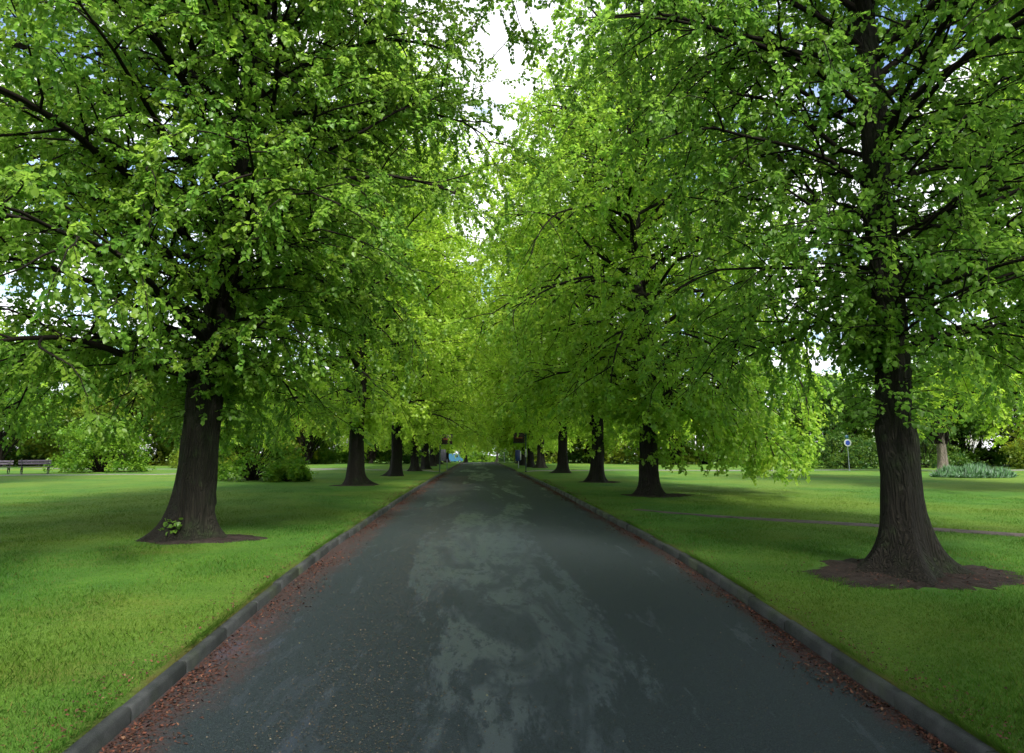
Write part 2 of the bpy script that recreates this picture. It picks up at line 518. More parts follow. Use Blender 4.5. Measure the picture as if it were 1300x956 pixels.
ribbon('path_right', [(2.95, 54.4), (8, 54.4), (20, 54.6), (34, 54.4), (60, 53)], [2.2], M['path'], wob=.04)
ribbon('path_left', [(-2.85, 54.4), (-7, 56.5), (-12, 61.5), (-18, 62), (-26, 62.5), (-60, 63)], [1.9], M['path'], wob=.04)
ribbon('path_bench', [(-12, 61), (-17, 50), (-22, 46), (-27, 44.6), (-33, 45), (-60, 48)], [1.3], M['path'], wob=.05)
ribbon('path_trodden', [(3.6, 18.4), (4.7, 16.7), (6.5, 15.1), (9.6, 12.35), (14, 10.2), (24, 7.5)], [.25, .55, .62, .62, .62], M['trodden'], wob=.05, seed=5)


# ------------------------------------------------------------------ litter and grass ("stuff")
def flakes(name, N, fx, fy, size, mat, zfun, seed, up=.35):
    r_ = np.random.default_rng(seed)
    y = fy(r_, N); x = fx(r_, N, y)
    z = zfun(x, y)
    s = size * r_.uniform(.5, 1.5, N) * (1 + np.maximum(0, y - 14) * .03)
    a = r_.uniform(0, 2 * math.pi, N)
    ux = np.c_[np.cos(a), np.sin(a), r_.normal(0, up, N)]; vx = np.c_[-np.sin(a), np.cos(a), r_.normal(0, up, N)]
    C = np.c_[x, y, z + .004 + np.abs(r_.normal(0, .004, N))]
    w = r_.uniform(.35, .7, N)
    P = np.stack([C - ux * s[:, None] * .5, C + vx * (s * w * .5)[:, None] + [0, 0, .003], C + ux * s[:, None] * .5, C - vx * (s * w * .5)[:, None]], 1)
    tint = np.repeat(np.c_[r_.beta(2, 2, N), r_.random(N), np.ones(N)], 4, axis=0)
    i = np.arange(N) * 4
    o = MB().add(P.reshape(-1, 3), np.stack([i, i + 1, i + 2, i + 3], -1), tint).build(name, mat)
    return o


zroad = lambda x, y: prof(y) + .045 * (1 - ((x - RC) / RH) ** 2)


def clumpy(r_, N, y0, y1, pw, k=40, sp=.5):
    """y positions, denser near and gathered in drifts"""
    c = y0 + (y1 - y0) * r_.random(k) ** pw
    y = c[r_.integers(0, k, N)] + r_.normal(0, sp, N) * (1 + 0 * c[0])
    m = r_.random(N) < .22
    y[m] = (y0 + (y1 - y0) * r_.random(N) ** pw)[m]
    return np.clip(y, y0 - 1, y1)


o = flakes('fallen_scales_left', 7000, lambda r_, n, y: RC - RH + .02 + np.abs(r_.normal(0, .24, n)) ** 1.0 * (.5 + .9 * (np.sin(y * 1.7) * .5 + .5) * (np.sin(y * .63 + 1) * .5 + .5)) * 1.3,
           lambda r_, n: clumpy(r_, n, 3.5, 50, 1.8, 75, .28), .026, M['litter'], zroad, 11)
tag(o, 'red brown bud scales drifted in the gutter along the left kerb', 'leaf litter', kind='stuff')
o = flakes('fallen_scales_right', 9000, lambda r_, n, y: RC + RH - .02 - np.abs(r_.normal(0, .13, n)) * (.5 + 1.0 * (np.sin(y * 2.3) * .5 + .5)),
           lambda r_, n: clumpy(r_, n, 3.5, 50, 1.8, 75, .28), .026, M['litter'], zroad, 12)
tag(o, 'red brown bud scales drifted in the gutter along the right kerb', 'leaf litter', kind='stuff')
o = flakes('pale_specks', 45000, lambda r_, n, y: np.clip(np.where(r_.random(n) < .62, r_.normal(-1.15, .42, n), r_.uniform(-2.6, 2.7, n)), -2.65, 2.7),
           lambda r_, n: 3.5 + 40 * r_.random(n) ** 1.6, .0125, M['speck'], zroad, 13, .2)
tag(o, 'pale bud scales peppered over the asphalt lane', 'leaf litter', kind='stuff')
o = flakes('verge_scales', 5000, lambda r_, n, y: np.where(r_.random(n) < .5, -1, 1) * (2.9 + np.abs(r_.normal(0, .22, n))) + RC,
           lambda r_, n: clumpy(r_, n, 3.5, 36, 1.6, 60, .5), .022, M['litter'], lambda x, y: ground(x, y) + .02, 14)
tag(o, 'brown bud scales caught in the grass behind the kerbs', 'leaf litter', kind='stuff')

SOIL = [(5.38, 9.14, 1.25, .62), (-5.23, 12.68, .95, .5), (5.55, 23.24, .9, .5), (5.43, 32.9, .8, .5), (-5.57, 30.4, .8, .5)]


def blades(name, N, seed, ymin, ymax, h, w, pw=1.5, xmax=14):
    r_ = np.random.default_rng(seed)
    y = ymin + (ymax - ymin) * r_.random(N) ** pw
    lim = np.minimum(xmax, .95 * y + 1.2)
    lim = np.maximum(lim, 3.4)
    side = np.where(r_.random(N) < .5, -1, 1)
    x = side * (2.9 + (lim - 2.9) * r_.random(N)) + RC
    keep = r_.random(N) < 1 - sstep(12, ymax, y)
    for (sx, sy, sr, _) in SOIL:
        keep &= ((x - sx) / sr) ** 2 + ((y - sy) / (sr * .8)) ** 2 > 1 + .25 * np.sin(x * 9) * np.sin(y * 7)
    # the trodden path stays bare
    px = np.interp(y, [7.5, 10.2, 12.35, 15.1, 16.7, 18.4], [24, 14, 9.6, 6.5, 4.7, 3.6])
    keep &= ~((np.abs(x - px) < .42) & (y > 8) & (y < 17.5))
    x, y = x[keep], y[keep]; N = len(x)
    z = ground(x, y)
    hh = h * r_.uniform(.45, 1.35, N) * (1 + .45 * np.sin(x * 2.1 + np.sin(y * 1.3)) * np.sin(y * 1.7 + 1.3 * np.sin(x * .9)))
    a = r_.uniform(0, 2 * math.pi, N); b = r_.uniform(0, 2 * math.pi, N)
    ln = r_.uniform(.2, 1.0, N) * hh
    C = np.c_[x, y, z - .004]
    s = np.c_[np.cos(a), np.sin(a), np.zeros(N)] * (w * r_.uniform(.6, 1.3, N) / 2)[:, None]
    tip = C + np.c_[np.cos(b) * ln, np.sin(b) * ln, hh]
    mid = C + np.c_[np.cos(b) * ln * .35, np.sin(b) * ln * .35, hh * .6]
    P = np.stack([C - s, C + s, mid + s * .75, tip, mid - s * .75], 1)
    i = np.arange(N) * 5
    t = np.clip(r_.normal(.5, .22, N) + .18 * np.sin(x * 1.1) * np.sin(y * .8), 0, .93); t[r_.random(N) < .05 + .06 * (np.sin(x * 1.9 + y) * np.sin(y * 1.1) > .4)] = 1
    tint = np.repeat(np.c_[t, t, np.ones(N)], 5, axis=0)
    mb = MB(); mb.add(P.reshape(-1, 3), np.stack([i, i + 1, i + 2, i + 3, i + 4], -1), tint)
    o = mb.build(name, M['blade']); return o


o = blades('mown_grass', 600000, 21, 3.2, 32, .031, .0052, 1.25, 17)
tag(o, 'short mown green grass on the verges', 'grass', kind='stuff')
# tufts leaning over the kerbs
r_ = np.random.default_rng(31)
N = 22000
yy = 3.5 + 30 * r_.random(N) ** 1.4; sd = np.where(r_.random(N) < .5, -1, 1)
msk = (np.sin(yy * 3.1 + sd) + np.sin(yy * 1.3 + 2 * sd) + r_.normal(0, .8, N)) > .2
yy, sd = yy[msk], sd[msk]; N = len(yy)
xx = RC + sd * (2.862 + r_.random(N) * .06)
C = np.c_[xx, yy, ground(xx, yy)]
hh = r_.uniform(.03, .085, N); a = r_.uniform(-.5, .5, N); ss = np.c_[a * .004, np.full(N, .004), np.zeros(N)]
tip = C + np.c_[-sd * r_.uniform(.0, .09, N), r_.normal(0, .02, N), hh]
i = np.arange(N) * 3
t = np.clip(r_.normal(.5, .25, N), 0, 1)
o = MB().add(np.stack([C - ss, C + ss, tip], 1).reshape(-1, 3), np.stack([i, i + 1, i + 2], -1), np.repeat(np.c_[t, t, t + .1], 3, axis=0)).build('kerb_grass', M['blade'])
tag(o, 'longer grass tufts leaning over the kerb edge', 'grass', kind='stuff')


# ------------------------------------------------------------------ trees
def unit(v):
    return v / (np.linalg.norm(v) + 1e-9)


def grow(rg, p, d, L, step, droop, wob, lift=0.0, floor=-9.0):
    pts = [p.copy()]; n = max(2, int(L / step)); st = L / n
    for k in range(n):
        t = (k + 1) / n
        d = d + rg.normal(0, wob, 3) * st
        d[2] += (lift * (1 - t) - droop * t) * st
        d = unit(d); p = p + d * st
        if p[2] < floor and len(pts) > 1: break
        pts.append(p)
    return np.array(pts)


def at(pts, t):
    f = t * (len(pts) - 1); i = min(int(f), len(pts) - 2); k = f - i
    return pts[i] * (1 - k) + pts[i + 1] * k, unit(pts[i + 1] - pts[i])


def make_leaves(mb, A, D, rg, size, quad=False, twig=None):
    """A anchors, D twig directions"""
    N = len(A)
    s = size * rg.uniform(.65, 1.25, N)
    # the leaf's own axis leaves the twig sideways and hangs a little
    side = rg.normal(0, 1, (N, 3)); side -= (side * D).sum(1, keepdims=True) * D
    side /= np.linalg.norm(side, axis=1, keepdims=True) + 1e-9
    ax = side * .75 + D * .55 + np.array([0, 0, -.36]); ax /= np.linalg.norm(ax, axis=1, keepdims=True)
    nrm = np.array([0, 0, 1.0]) + rg.normal(0, .55, (N, 3))
    w = np.cross(ax, nrm); w /= np.linalg.norm(w, axis=1, keepdims=True) + 1e-9
    nn = np.cross(w, ax)
    B = A + ax * (.25 * s)[:, None]
    tip = B + ax * s[:, None] - nn * (.12 * s)[:, None]
    S = s[:, None]
    fold = nn * (.10 * S)
    tint = np.c_[np.clip(rg.normal(.5, .25, N), 0, 1), twig if twig is not None else rg.random(N) * .4, np.ones(N)]
    if quad:
        P = np.stack([B, B + ax * S * .42 + w * S * .47 + fold, tip, B + ax * S * .42 - w * S * .47 + fold], 1)
        i = np.arange(N) * 4
        mb.add(P.reshape(-1, 3), np.stack([i, i + 1, i + 2, i + 3], -1), np.repeat(tint, 4, axis=0))
    else:
        P = np.stack([B, B + ax * S * .12 + w * S * .40 + fold, B + ax * S * .58 + w * S * .40 + fold, tip,
                      B + ax * S * .58 - w * S * .40 + fold, B + ax * S * .12 - w * S * .40 + fold], 1)
        i = np.arange(N) * 6
        mb.add(P.reshape(-1, 3), np.concatenate([np.stack([i, i + 1, i + 2, i + 3], -1), np.stack([i, i + 3, i + 4, i + 5], -1)]), np.repeat(tint, 6, axis=0))


def trunk_mesh(mb, rg, path, r0, H, flare, lobes, nseg=56, fine=True, burr=.0):
    """path(z)->xy centre; r0 radius at breast height; buttressed foot"""
    zs = np.concatenate([[-.35, -.12, 0, .04, .1, .17, .26, .36, .48, .62, .8, 1.0, 1.3], np.arange(1.45, H, .16 if nseg > 40 else .9), [H]])
    th = np.arange(nseg) * 2 * math.pi / nseg
    ph = rg.uniform(0, 6.28, 8); k = rg.integers(3, 7)
    ang = np.array(lobes['a']); amp = np.array(lobes['k'])
    rows = []
    for z in zs:
        zz = max(z, 0)
        base = r0 * max(.10, (1 - .72 * (zz / H) ** .9)) 
        fl = flare * 1.15 * math.exp(-zz / .22) + flare * .18 * math.exp(-zz / .7)
        lob = np.zeros(nseg)
        for a_, m_ in zip(ang, amp):
            dd = np.angle(np.exp(1j * (th - a_)))
            lob += m_ * np.exp(-(dd / .30) ** 2)
        flute = .045 * np.cos(k * th + ph[0] + z * .15) + .03 * np.cos((k + 3) * th + ph[1] - z * .2) + .02 * np.cos(13 * th + ph[2] + z * .5)
        r = base * (1 + flute) + fl * (.34 + lob) + burr * .04 * np.cos(3 * th + ph[3] + z * 2.3) * math.sin(z * 1.9 + ph[4]) ** 2
        if z < 0: r = r * (1 + .15 * -z)
        c = path(z)
        rows.append(np.c_[c[0] + r * np.cos(th), c[1] + r * np.sin(th), np.full(nseg, z)])
    for _ in range(14 if nseg > 40 else 0):
        bz, ba, bs, bh = rg.uniform(.5, 6), rg.uniform(0, 6.28), rg.uniform(.08, .22), rg.uniform(.012, .05)
        for q, z in enumerate(zs):
            g = bh * np.exp(-((z - bz) / bs) ** 2 - (np.angle(np.exp(1j * (th - ba))) * r0 / bs) ** 2)
            rows[q][:, 0] += g * np.cos(th); rows[q][:, 1] += g * np.sin(th)
    V = np.concatenate(rows); n = nseg; m = len(zs)
    i = (np.arange(m - 1)[:, None] * n + np.arange(n)[None, :]).ravel(); j = (np.arange(m - 1)[:, None] * n + (np.arange(n)[None, :] + 1) % n).ravel()
    mb.add(V, np.stack([i, j, j + n, i + n], -1))


def lime(seed, H=19, Rr=6.0, r0=.38, base_h=2.9, n_limb=46, leaf=.10, quad=False, density=1.0, flare=.55, dens_h=None,
         lean=(0, 0), lobes=None, extra=(), shape=None, tuft=(2.1, 6, 260), sec_step=.42, twig_step=.26, leaf_step=.055, burr=1., skirt=1.0, foottuft=None, n_seg=56, avoid=None, floor=1.6, open_side=None, drip=None):
    """returns (trunk, branches, crown) builders in local coordinates, foot at z = 0"""
    rg = np.random.default_rng(seed)
    T, Bm, Lf = MB(), MB(), MB()
    wx, wy = rg.uniform(-.25, .25, 2); p0 = rg.uniform(0, 6, 2)
    path = lambda z: (lean[0] * max(z, 0) / H + wx * math.sin(max(z, 0) * .22 + p0[0]) - wx * math.sin(p0[0]), lean[1] * max(z, 0) / H + wy * math.sin(max(z, 0) * .19 + p0[1]) - wy * math.sin(p0[1]))
    if lobes is None:
        nl = rg.integers(5, 8); lobes = dict(a=np.sort(rg.uniform(0, 6.28, nl)), k=rg.uniform(.35, 1.0, nl))
    trunk_mesh(T, rg, path, r0, H * .93, flare, lobes, nseg=n_seg, burr=burr)
    A, D, TW = [], [], []
    if shape is None:
        shape = lambda u: (1.0 if u < .6 else max(.2, 1 - ((u - .6) / .4) ** 1.9)) * (1.0 - .12 * math.exp(-u * 9))
    def fl(az):
        # crown base: boughs over the road were lifted
        if drip is not None and abs(az % 6.2832 - drip[0]) < .35: return drip[1]
        return floor if open_side is None else floor + open_side[1] * max(0., math.cos(az - open_side[0])) ** .6
    limbs = []
    ga = rg.uniform(0, 6.28)
    for i in range(n_limb):
        u = (i + rg.uniform(-.3, .3)) / n_limb; u = min(max(u, 0), .99)
        uu = u ** (dens_h or 1.25)
        z = base_h + (H * .93 - base_h) * uu
        ga += 2.39996 + rg.normal(0, .25)
        L = Rr * shape((z - base_h) / (H - base_h)) * rg.uniform(.82, 1.12)
        el = R(12 + 50 * uu + rg.uniform(-10, 12))
        limbs.append((z, ga, L, el, .75 + .3 * rg.random()))
    for e in extra: limbs.append(e)
    for (z, az, L, el, dr) in limbs:
        c = path(z)
        if avoid is not None: L *= avoid(az, z)
        p = np.array([c[0], c[1], z]); d = np.array([math.cos(az) * math.cos(el), math.sin(az) * math.cos(el), math.sin(el)])
        pts = grow(rg, p, d, L * 1.12, .45, dr * .42 * skirt, .22, .10, fl(az) + .5)
        rl = min(.10, .015 * L ** .95) * (r0 / .38) ** .5
        rad = .007 + (rl - .007) * (1 - np.linspace(0, 1, len(pts))) ** .8
        Bm.tube(pts, rad, 6)
        ns = max(3, int(L * .86 / sec_step))
        for k in range(ns):
            t = .10 + .90 * (k + rg.random() * .6) / ns
            t = min(t, .995)
            q, dd = at(pts, t)
            sgn = 1 if k % 2 else -1
            hor = np.array([-dd[1], dd[0], 0.0]) * sgn
            d2 = unit(dd * .65 + hor * rg.uniform(.5, 1.0) + np.array([0, 0, rg.uniform(-.45, .55)]))
            L2 = (.30 + .36 * (1 - t)) * min(L, 6) * rg.uniform(.6, 1.1) + .45
            p2 = grow(rg, q, d2, L2, .28, .62 * skirt, .5, 0, fl(az) + .2)
            Bm.tube(p2, np.linspace(.008 + .005 * L2, .003, len(p2)), 4)
            nt = max(3, int(L2 / twig_step))
            for j in range(nt):
                tt = .06 + .94 * (j + rg.random()) / nt; tt = min(tt, .99)
                q3, d3 = at(p2, tt)
                d4 = unit(d3 * .55 + rg.normal(0, .55, 3) + np.array([0, 0, -.18]))
                L3 = rg.uniform(.28, .75)
                p3 = grow(rg, q3, d4, L3, .14, 1.0 * skirt, .6, 0, fl(az) + rg.uniform(-.25, .15))
                if not quad or j % 2 == 0: Bm.tube(p3, np.linspace(.0045, .002, len(p3)), 3)
                nl = max(3, int(L3 / leaf_step * density))
                f = np.linspace(.05, 1, nl) * (len(p3) - 1); ii = np.minimum(f.astype(int), len(p3) - 2); fr = (f - ii)[:, None]
                A.append(p3[ii] * (1 - fr) + p3[ii + 1] * fr)
                dv = p3[ii + 1] - p3[ii]; D.append(dv / (np.linalg.norm(dv, axis=1, keepdims=True) + 1e-9))
                TW.append(np.full(nl, np.clip(rg.normal(.3, .25), 0, 1)))
    # epicormic shoots close to the trunk
    z0, z1, nt = tuft
    shoots = [(rg.uniform(z0, z1) if rg.random() < .8 else rg.uniform(z0, z0 + 1.5), rg.uniform(0, 6.28), rg.uniform(.2, .75)) for _ in range(nt)]
    if foottuft: shoots += [(rg.uniform(.1, .5), rg.normal(foottuft[0], .3), rg.uniform(.08, .2)) for _ in range(foottuft[1])]
    for (z, az, L) in shoots:
        c = path(z); rr = r0 * (1 - .6 * z / H) + (.35 * flare * math.exp(-z / .4) if z < .8 else 0)
        p = np.array([c[0] + math.cos(az) * rr * .93, c[1] + math.sin(az) * rr * .93, z])
        p3 = grow(rg, p, unit(np.array([math.cos(az), math.sin(az), rg.uniform(-.2, .5)])), L, .12, 1.5, .5)
        Bm.tube(p3, np.linspace(.006, .002, len(p3)), 3)
        nl = max(3, int(L / .045))
        f = np.linspace(.15, 1, nl) * (len(p3) - 1); ii = np.minimum(f.astype(int), len(p3) - 2); fr = (f - ii)[:, None]
        A.append(p3[ii] * (1 - fr) + p3[ii + 1] * fr)
        dv = p3[ii + 1] - p3[ii]; D.append(dv / (np.linalg.norm(dv, axis=1, keepdims=True) + 1e-9)); TW.append(np.full(nl, .15))
    A = np.concatenate(A); D = np.concatenate(D); TW = np.concatenate(TW)
    m = A[:, 2] > .12; A, D, TW = A[m], D[m], TW[m]
    make_leaves(Lf, A, D, rg, leaf, quad, TW)
    print('tree', seed, 'leaves', len(A))
    return T, Bm, Lf


def put_tree(name, builders, x, y, label, group, leafmat='leaf', bark='bark', rz=0.0, scale=1.0, cat='tree'):
    root = empty(name, (x, y, gz(x, y) - .02), rz)
    T, Bm, Lf = builders
    T.build('trunk', M[bark], root, smooth=True); Bm.build('branches', M['branch'], root); Lf.build('crown', M[leafmat], root)
    root.scale = (scale,) * 3
    tag(root, label, cat, group)
    return root


AV = 'lime trees lining the avenue'
# the two nearest ones, each grown for its own place
def road_side(towards, low, mid, high, z1=4.6, z2=7.0, front=None):
    """shorter boughs over the carriageway, where traffic and pruning keep them short"""
    def f(az, z):
        if front is not None and z < 6.2: return min(f0(az, z), 1 - (1 - front) * max(0., math.cos(az - 4.5)) ** .7 * (1 if z < 5 else (6.2 - z) / 1.2))
        return f0(az, z)

    def f0(az, z):
        c = max(0.0, math.cos(az - towards))
        k = low if z < z1 else (low + (mid - low) * (z - z1) / (z2 - z1) if z < z2 else mid + (high - mid) * min(1, (z - z2) / 3))
        return 1 - (1 - k) * c ** .8
    return f


nearL = lime(101, H=18, Rr=6.3, r0=.34, base_h=2.7, n_limb=112, dens_h=1.22, leaf=.074, leaf_step=.0215, sec_step=.33, twig_step=.22, tuft=(2.1, 9, 300), flare=.31,
             lobes=dict(a=[3.5, 4.2, 5.3, 6.1, 1.0, 2.1], k=[.95, .5, .35, .8, .5, .6]), lean=(.4, .3), foottuft=(4.25, 10), avoid=road_side(-.2, .40, .85, .95), floor=1.55, open_side=(-.7, 1.1), drip=(3.3, .8),
             extra=[(3.3, 3.32, 4.5, .3, 2.1), (3.6, 3.2, 4.2, .25, 1.9), (2.8, 2.7, 4.6, .3, 1.1)])
T1 = put_tree('lime_tree', nearL, -5.33, 12.68, 'large near lime tree on the left verge with a leafy shoot at its foot', AV)
nearR = lime(202, H=17, Rr=5.3, r0=.25, base_h=2.9, n_limb=104, dens_h=1.22, leaf=.070, leaf_step=.0225, sec_step=.33, twig_step=.22, tuft=(1.9, 7, 260), flare=.35,
             lobes=dict(a=[3.2, 3.9, 4.5, 5.2, 5.95, .6, 1.7, 2.5], k=[.95, .5, .8, .4, 1.15, .6, .6, .5]), lean=(.6, .2), avoid=road_side(3.3, .5, .75, .84, front=.35), floor=2.05, open_side=(3.3, 1.3),
             extra=[(3.3, .3, 5.0, .75, .7), (3.6, 2.2, 4.5, .9, .6)])
T2 = put_tree('lime_tree', nearR, 5.38, 9.14, 'nearest lime tree on the right verge, roots spread over a dark soil ring', AV)
# middle distance
m1 = lime(303, H=17.6, Rr=6.2, r0=.31, base_h=2.6, n_limb=84, leaf=.125, quad=True, density=1.5, dens_h=1.05, flare=.36, avoid=road_side(3.14, .75, .95, .68), floor=.6, open_side=(3.7, 1.9), tuft=(1.2, 9, 200), skirt=1.75,
          extra=[(3.0, -.1, 6.4, .42, 1.25), (3.4, .2, 6.6, .42, 1.2), (3.0, -.5, 6.0, .4, 1.2), (4.0, -.2, 6.6, .42, 1.15), (4.2, .5, 6.3, .45, 1.1), (2.8, .15, 5.2, .35, 1.2)])
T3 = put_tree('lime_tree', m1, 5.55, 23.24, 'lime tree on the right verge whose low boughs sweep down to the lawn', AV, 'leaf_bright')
m2 = lime(404, H=20, Rr=6.1, r0=.35, base_h=2.9, n_limb=78, leaf=.14, quad=True, density=1.35, dens_h=1.0, flare=.34, avoid=road_side(0, .75, .9, .9), floor=1.7, open_side=(0, 1.2), tuft=(2.3, 8, 120))
T4 = put_tree('lime_tree', m2, -5.57, 30.42, 'stout lime tree with a flared foot, second in the left row', AV, 'leaf_far_lit')
m3 = lime(505, H=20.5, Rr=6.1, r0=.31, base_h=2.6, n_limb=76, leaf=.15, quad=True, density=1.3, dens_h=1.0, flare=.32, tuft=(1.3, 8, 120))
T5 = put_tree('lime_tree', m3, 5.43, 32.94, 'lime tree with shoots on its trunk, third in the right row', AV, 'leaf_far_lit')
for r_o in (T3, T4, T5):
    pass
row = [  # source, x, y, rz, scale, label
    (T4, -5.14, 42.1, 1.9, .98, 'lime tree third in the left row with a dark bare foot'),
    (T5, -4.99, 53.2, 2.6, .95, 'lime tree just before the cross path on the left side'),
    (T4, -4.75, 59.6, 4.1, .9, 'slimmer lime tree just beyond the cross path on the left side'),
    (T5, -5.0, 73.9, .7, 1.0, 'lime tree behind the left signpost, second beyond the cross path'),
    (T4, -5.3, 88, 5.2, 1.0, 'lime tree on the left third beyond the cross path'),
    (T5, -5.0, 108, 3.7, 1.15, 'thick lime tree at the left edge of the road crest'),
    (T4, 5.67, 47.8, 2.9, 1.0, 'lime tree fourth in the right row with bowed shoots at its foot'),
    (T5, 5.6, 63.8, 1.1, 1.08, 'thick pale lime tree beyond the cross path on the right side'),
    (T4, 4.9, 67.5, 5.9, .85, 'thin dark lime tree beside the thick pale one on the right side'),
    (T5, 4.9, 79.0, 4.4, .95, 'brownish lime tree behind the right signpost and blue notice'),
    (T4, 5.6, 94, .4, 1.02, 'lime tree far down the right side before the crest'),
    (T5, 6.2, 110, 2.1, 1.05, 'lime tree at the right edge of the road crest'),
]
for (src, x, y, rz, s, lab) in row:
    c = copy_tree(src); c.location = (x, y, gz(x, y) - .02); c.rotation_euler = (0, 0, rz); c.scale = (s,) * 3
    c['label'] = lab
for src in (T4, T5):
    pass


for (src, x, y, rz, s, lab) in [(T5, 5.9, -9.5, 4.9, .95, 'unseen lime tree added behind the viewpoint on the right to shade the foreground'), (T5, -5.9, -9.0, 2.4, .95, 'unseen lime tree added behind the viewpoint on the left to shade the foreground')]:  # unseen copies added behind the camera to shade the foreground
    c = copy_tree(src); c.location = (x, y, gz(x, y) - .02); c.rotation_euler = (0, 0, rz); c.scale = (s,) * 3
    c['label'] = lab

for (src, x, y, rz, s, lab) in [(T4, 22.5, 24.5, .9, .95, 'park lime tree at the right edge of the picture beyond the near right trunk'), (T5, -25.5, 27.5, 4.0, .95, 'park lime tree at the left edge of the picture in front of the benches')]:
    c = copy_tree(src); c.location = (x, y, gz(x, y) - .02); c.rotation_euler = (0, 0, rz); c.scale = (s,) * 3
    c['label'] = lab; c['group'] = 'park lime trees away from the road'

# trees and shrubs of the park behind
def bush(seed, Rx, Rz, n, leaf, zmin=.1, trunk=.0, clumps=26, hollow=.55):
    """crown built of leafy clumps on arching stems"""
    rg = np.random.default_rng(seed)
    Bm, Lf = MB(), MB()
    cc = []
    A, D, TW = [], [], []
    for i in range(clumps):
        az = rg.uniform(0, 6.28); e = math.asin(rg.uniform(-.55, .98)); q = rg.uniform(hollow, 1.0)
        if not trunk and i % 3 == 0: e = -1.1; q = 1.0; az = i * 2.4
        c = np.array([math.cos(az) * math.cos(e) * Rx * q, math.sin(az) * math.cos(e) * Rx * q, trunk + Rz * (1 + math.sin(e) * q) * .98])
        if not trunk and i % 3 == 0: c = np.array([math.cos(az) * Rx * .78, math.sin(az) * Rx * .78, .32 * Rz])
        c[2] = max(c[2], zmin + .15)
        r = rg.uniform(.20, .36) * Rx
        stem0 = np.array([rg.normal(0, .05 * Rx), rg.normal(0, .05 * Rx), trunk * .6 if trunk else 0.02])
        mid = (stem0 + c) / 2 + np.array([0, 0, .18 * Rz])
        tt = np.linspace(0, 1, 7)[:, None]
        pts = (1 - tt) ** 2 * stem0 + 2 * tt * (1 - tt) * mid + tt ** 2 * c
        Bm.tube(pts, np.linspace(.010 * Rx + .008, .006, 7), 5)
        k = int(n / clumps * (r / (.28 * Rx)) ** 2)
        # shoots within the clump
        ns = max(4, k // 14)
        dirs = rg.normal(0, 1, (ns, 3)); dirs[:, 2] = dirs[:, 2] * .7 + .1; dirs /= np.linalg.norm(dirs, axis=1, keepdims=True)
        for dv in dirs:
            Ls = r * rg.uniform(.6, 1.35); m_ = 14
            s = np.sqrt(rg.random(m_))[:, None]
            P = c + dv * s * Ls + rg.normal(0, .06 * r + .03, (m_, 3)) - np.array([0, 0, 1]) * s ** 2 * .25 * r
            A.append(P); D.append(np.repeat(dv[None], m_, 0)); TW.append(np.full(m_, np.clip(rg.normal(.35, .3), 0, 1)))
    A = np.concatenate(A); D = np.concatenate(D); TW = np.concatenate(TW)
    m = A[:, 2] > zmin; A, D, TW = A[m], D[m], TW[m]
    make_leaves(Lf, A, D, rg, leaf, True, TW)
    return Bm, Lf


def park_tree(seed, H, Rx, r0, leaf, n, leafmat, label, group, x, y, bark='bark', trunk_h=2.5, name='park_tree', clumps=40):
    rg = np.random.default_rng(seed)
    root = empty(name, (x, y, gz(x, y) - .03), 0)
    T = MB(); trunk_mesh(T, rg, lambda z: (.02 * z * math.sin(seed), .02 * z * math.cos(seed)), r0, H * .8, r0 * .9, dict(a=[.5, 2, 3.3, 4.9], k=[.5, .4, .6, .5]), 20, False)
    T.build('trunk', M[bark], root, smooth=True)
    Bm, Lf = bush(seed, Rx, (H - trunk_h) / 2, n, leaf, trunk=trunk_h, zmin=min(1.4, trunk_h * .6), clumps=clumps, hollow=.45)
    Bm.build('branches', M['branch'], root); Lf.build('crown', M[leafmat], root)
    tag(root, label, 'tree', group); return root


def shrub(name, seed, Rx, Rz, n, leaf, mat, label, x, y, cat='shrub', group=None, zmin=.08, clumps=26):
    root = empty(name, (x, y, gz(x, y) - .02), 0)
    Bm, Lf = bush(seed, Rx, Rz, n, leaf, clumps=clumps, zmin=zmin)
    Bm.build('stems', M['branch'], root); Lf.build('foliage', M[mat], root)
    tag(root, label, cat, group); return root


shrub('broad_shrub', 61, 2.7, 1.9, 15000, .13, 'leaf_mid', 'broad round shrub on the lawn behind the near left lime tree', -11.9, 36.5, clumps=46)
shrub('broad_shrub', 62, 3.0, 2.2, 15000, .15, 'leaf_mid', 'dense yellow green shrub beside the park bench', -26.9, 50.5, clumps=46)
shrub('long_grass_clump', 63, .95, .42, 2600, .16, 'leaf_mid', 'clump of longer grass and weeds at the foot of the broad shrub', -9.7, 35.2, 'grass clump', clumps=14, zmin=.02)
shrub('yellow_shrub', 64, 2.0, 1.2, 5000, .16, 'leaf_olive', 'low yellowish shrub between the benchside shrub and a small dark tree', -27.5, 68.5, clumps=26)
shrub('yellow_shrub', 65, 2.6, 2.3, 7000, .17, 'leaf_olive', 'taller yellow green shrub just left of the near left trunk', -25.4, 66.5, clumps=30)
shrub('dark_shrub', 66, 2.6, 1.9, 8000, .16, 'leaf_dark', 'dark glossy shrub behind the blue round sign', 33.5, 61.5, clumps=34)
shrub('mid_shrub', 67, 2.4, 1.9, 8000, .16, 'leaf_mid', 'bright green shrub left of the blue round sign', 28.2, 62.0, clumps=34)
shrub('dark_shrub', 68, 3.4, 2.4, 10000, .17, 'leaf_dark', 'dark shrub behind the flower bed and grey trunk', 41.5, 63.0, clumps=40)
shrub('olive_shrub', 69, 3.0, 2.1, 8000, .17, 'leaf_olive', 'olive shrub at the right edge of the picture beyond the lawn', 49.0, 57.0, clumps=34)

